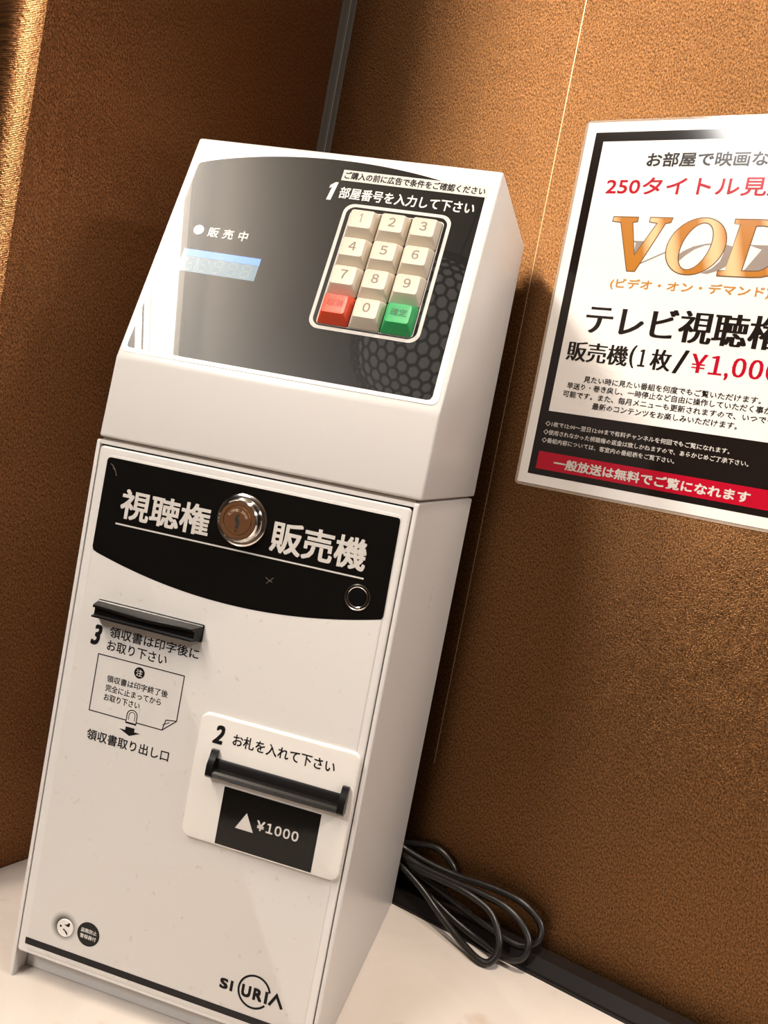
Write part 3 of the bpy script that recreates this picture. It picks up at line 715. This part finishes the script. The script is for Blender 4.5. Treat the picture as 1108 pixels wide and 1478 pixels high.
legends = [['１', '２', '３'], ['４', '５', '６'], ['７', '８', '９'], ['取消', '０', '確定']]
for r in range(4):
    for c in range(3):
        nm = 'key_red' if legends[r][c] == '取消' else 'key_green' if legends[r][c] == '確定' else 'key'
        k = bpy.data.objects.new('key', kmats[nm]); COL.objects.link(k); k.parent = vm
        wp_ = HEAD(KX[c], KZ[r], 0)
        k.matrix_local = Matrix.Translation(RZ @ wp_ - ORIG[vm]) @ RZ @ hm
        if nm != 'key': k['label'] = 'red key' if nm == 'key_red' else 'green key'
        t = legends[r][c]; x, z = 0, .9
        w2 = (1.15 if t == '1' else 1.7) if len(t) == 1 else 4.4; h2 = 2.7 if len(t) == 1 else 2.1
        if t == '１': L = stroke(WORLDF, [(x - 1.0, z + 2.2), (x + .1, z + 3.2), (x + .1, z - 2.1)], .5, 6.24)
        else: L = text(WORLDF, t, None if len(t) == 1 else x - w2, x if len(t) == 1 else x + w2, z - h2 + .6, z + h2 + .6, 6.24, bold=.018, res=3)
        lo = bpy.data.objects.new('key_legend', L); L.materials.append(M['legend' if nm == 'key' else 'legend_red' if nm == 'key_red' else 'legend_green'])
        COL.objects.link(lo); lo.parent = k

# ------------------------------------------------------------------ power cord, looped behind and beside the machine
CORD = '''[(120, 14, 3), (160, 9, 8), (182, 6, 30), (195.8, 12, 41.8), (205.9, 11, 39.1), (225.7, 10, 36.6), (248.1, 8, 36.0), (265.8, 7, 37.8), (283.3, 6, 38.6), (298.5, 6, 37.9), (310.8, 6.5, 33.0), (316.6, 8, 27.4), (317.5, 11, 21.4), (313.4, 13, 16.5), (305.4, 16, 14.1), (294.4, 16, 13.6), (279.4, 14, 14.6), (258.5, 13, 18.6), (241.2, 12, 21.5), (225.0, 11, 23.4), (206.8, 10, 25.9), (195.3, 8, 26.8), (183, 7, 25), (180, 8.5, 30), (194.5, 9, 32.6), (207.5, 15, 36.2), (222.5, 16, 34.9), (236.3, 16, 34.8), (252.4, 16, 35.0), (270.6, 16, 35.8), (288.5, 16, 35.3), (302.1, 17, 31.3), (311.2, 19, 24.6), (314.5, 22, 18.1), (312.4, 24, 11.2), (305.9, 25, 7.2), (297.3, 24, 5.3), (285.9, 21, 5.6), (272.9, 18, 5.9), (255.9, 17, 9.6), (240.8, 16, 14.7), (228.2, 15, 19.2), (211.9, 13, 24.0), (198.0, 9, 23.7), (184, 8, 22), (181, 9, 26), (197.3, 12, 28.3), (208.2, 16, 28.1), (227.2, 19, 21.5), (244.4, 22, 13.0), (262.1, 28, 7.2), (275.5, 33, 4.4), (286.5, 37, 3.2), (293.7, 36.5, 3.9), (297.4, 33, 9.2), (296.3, 29, 16.9), (289.9, 24.5, 25.0), (282.2, 21, 29.5), (272.0, 20, 32.2), (258.6, 20, 34.1), (242.2, 19, 33.8), (224.1, 18, 32.9), (209.0, 14, 33.3), (196.2, 9, 32.0), (185, 7, 33), (185, 6, 36), (194.1, 7, 35.7), (202.6, 6, 40.9), (211.4, 5, 43.9), (224.4, 4, 46.8), (233.8, 4, 45.1), (241.4, 4, 40.1), (245.3, 4, 34.7), (245.0, 4, 28.5), (236.8, 4, 22.3), (219.3, 5, 21.3), (199.2, 6, 23.3), (180, 7, 22), (150, 10, 6), (110, 14, 3)]'''
pts = [WP(*p) for p in eval(CORD)]
put_ = put('power_cord', tube(pts, 2.45), M['cord'], smooth=60)
tag(put_, 'bundled black power cord looped over the cable cover beside the machine', 'cord')

# ------------------------------------------------------------------ outside the frame: lamps and an added lantern for the panel to mirror
def luminaire(name, u0, u1, v0, v1, label):
    t = thing(name, WP((u0 + u1) / 2, (v0 + v1) / 2, CEIL), label, 'ceiling light')
    put('frame', ring(PL, rect(u0 - 14, v0 - 14, u1 + 14, v1 + 14), rect(u0, v0, u1, v1), CEIL - 20, CEIL), M['print_white'], t)
luminaire('ceiling_light', -365, -301, 800, 1720, 'long narrow ceiling light panel by the left wall')
luminaire('ceiling_light', -240, 120, 1700, 2200, 'large square ceiling light panel in the middle of the room')
luminaire('ceiling_light', 1620, 1880, 40, 300, 'small square frame around the added side fill light, right of the machine')  # housing made up for the added side fill
struct('soffit', prism(PL, rect(-1499, 320, -384, 3560), CEIL - 90, CEIL - .5), M['rail'])
# added round lantern, standing in for the unknown source of the panel's honeycomb reflection
LC = V3(-23, -570, 1048); LR = 113; LS = 1.3
lt = thing('added_lantern', LC, 'added round glowing lantern in a black honeycomb lattice, unseen, above and behind the camera', 'lantern')
ib = bmesh.new(); bmesh.ops.create_icosphere(ib, subdivisions=4, radius=LR); ib.verts.ensure_lookup_table()
hb = bmesh.new(); cen = {f.index: None for f in ib.faces}; ib.faces.index_update()
for f in ib.faces:
    c = f.calc_center_median().normalized() * LR; cen[f.index] = hb.verts.new((LC + V3(c.x, c.y, c.z * LS)) * U)
for v in ib.verts:
    nv = v.co.normalized(); e1 = nv.orthogonal().normalized(); e2 = nv.cross(e1)
    fs_ = sorted(v.link_faces, key=lambda f: math.atan2((f.calc_center_median() - v.co).dot(e2), (f.calc_center_median() - v.co).dot(e1)))
    hb.faces.new([cen[f.index] for f in fs_])
ib.free()
lo_ = put('lattice', bm_mesh(hb), M['lattice'], lt)
md = lo_.modifiers.new('wire', 'WIREFRAME'); md.thickness = 5.6 * U; md.use_even_offset = False
CF = Frame(LC, V3(1, 0, 0), V3(0, 1, 0), V3(0, 0, 1))
put('inner_shade', lathe(CF, 0, 0, [((LR - 7) * math.cos(a), LS * (LR - 7) * math.sin(a)) for a in [math.pi * (-.5 + i / 24) for i in range(25)]], 40), M['grey_shade'], lt, smooth=60)
put('lantern_cap', lathe(CF, 0, 0, [(0, LR * LS + 8), (14, LR * LS + 8), (22, LR * LS + 2), (24, LR * LS - 4), (0, LR * LS - 4)]), M['lattice'], lt, smooth=30)
put('hanging_wire', tube([LC + V3(0, 0, LR * LS + 6), LC + V3(0, 0, 400), V3(LC.x, LC.y, CEIL - .5)], 2), M['lattice'], lt)
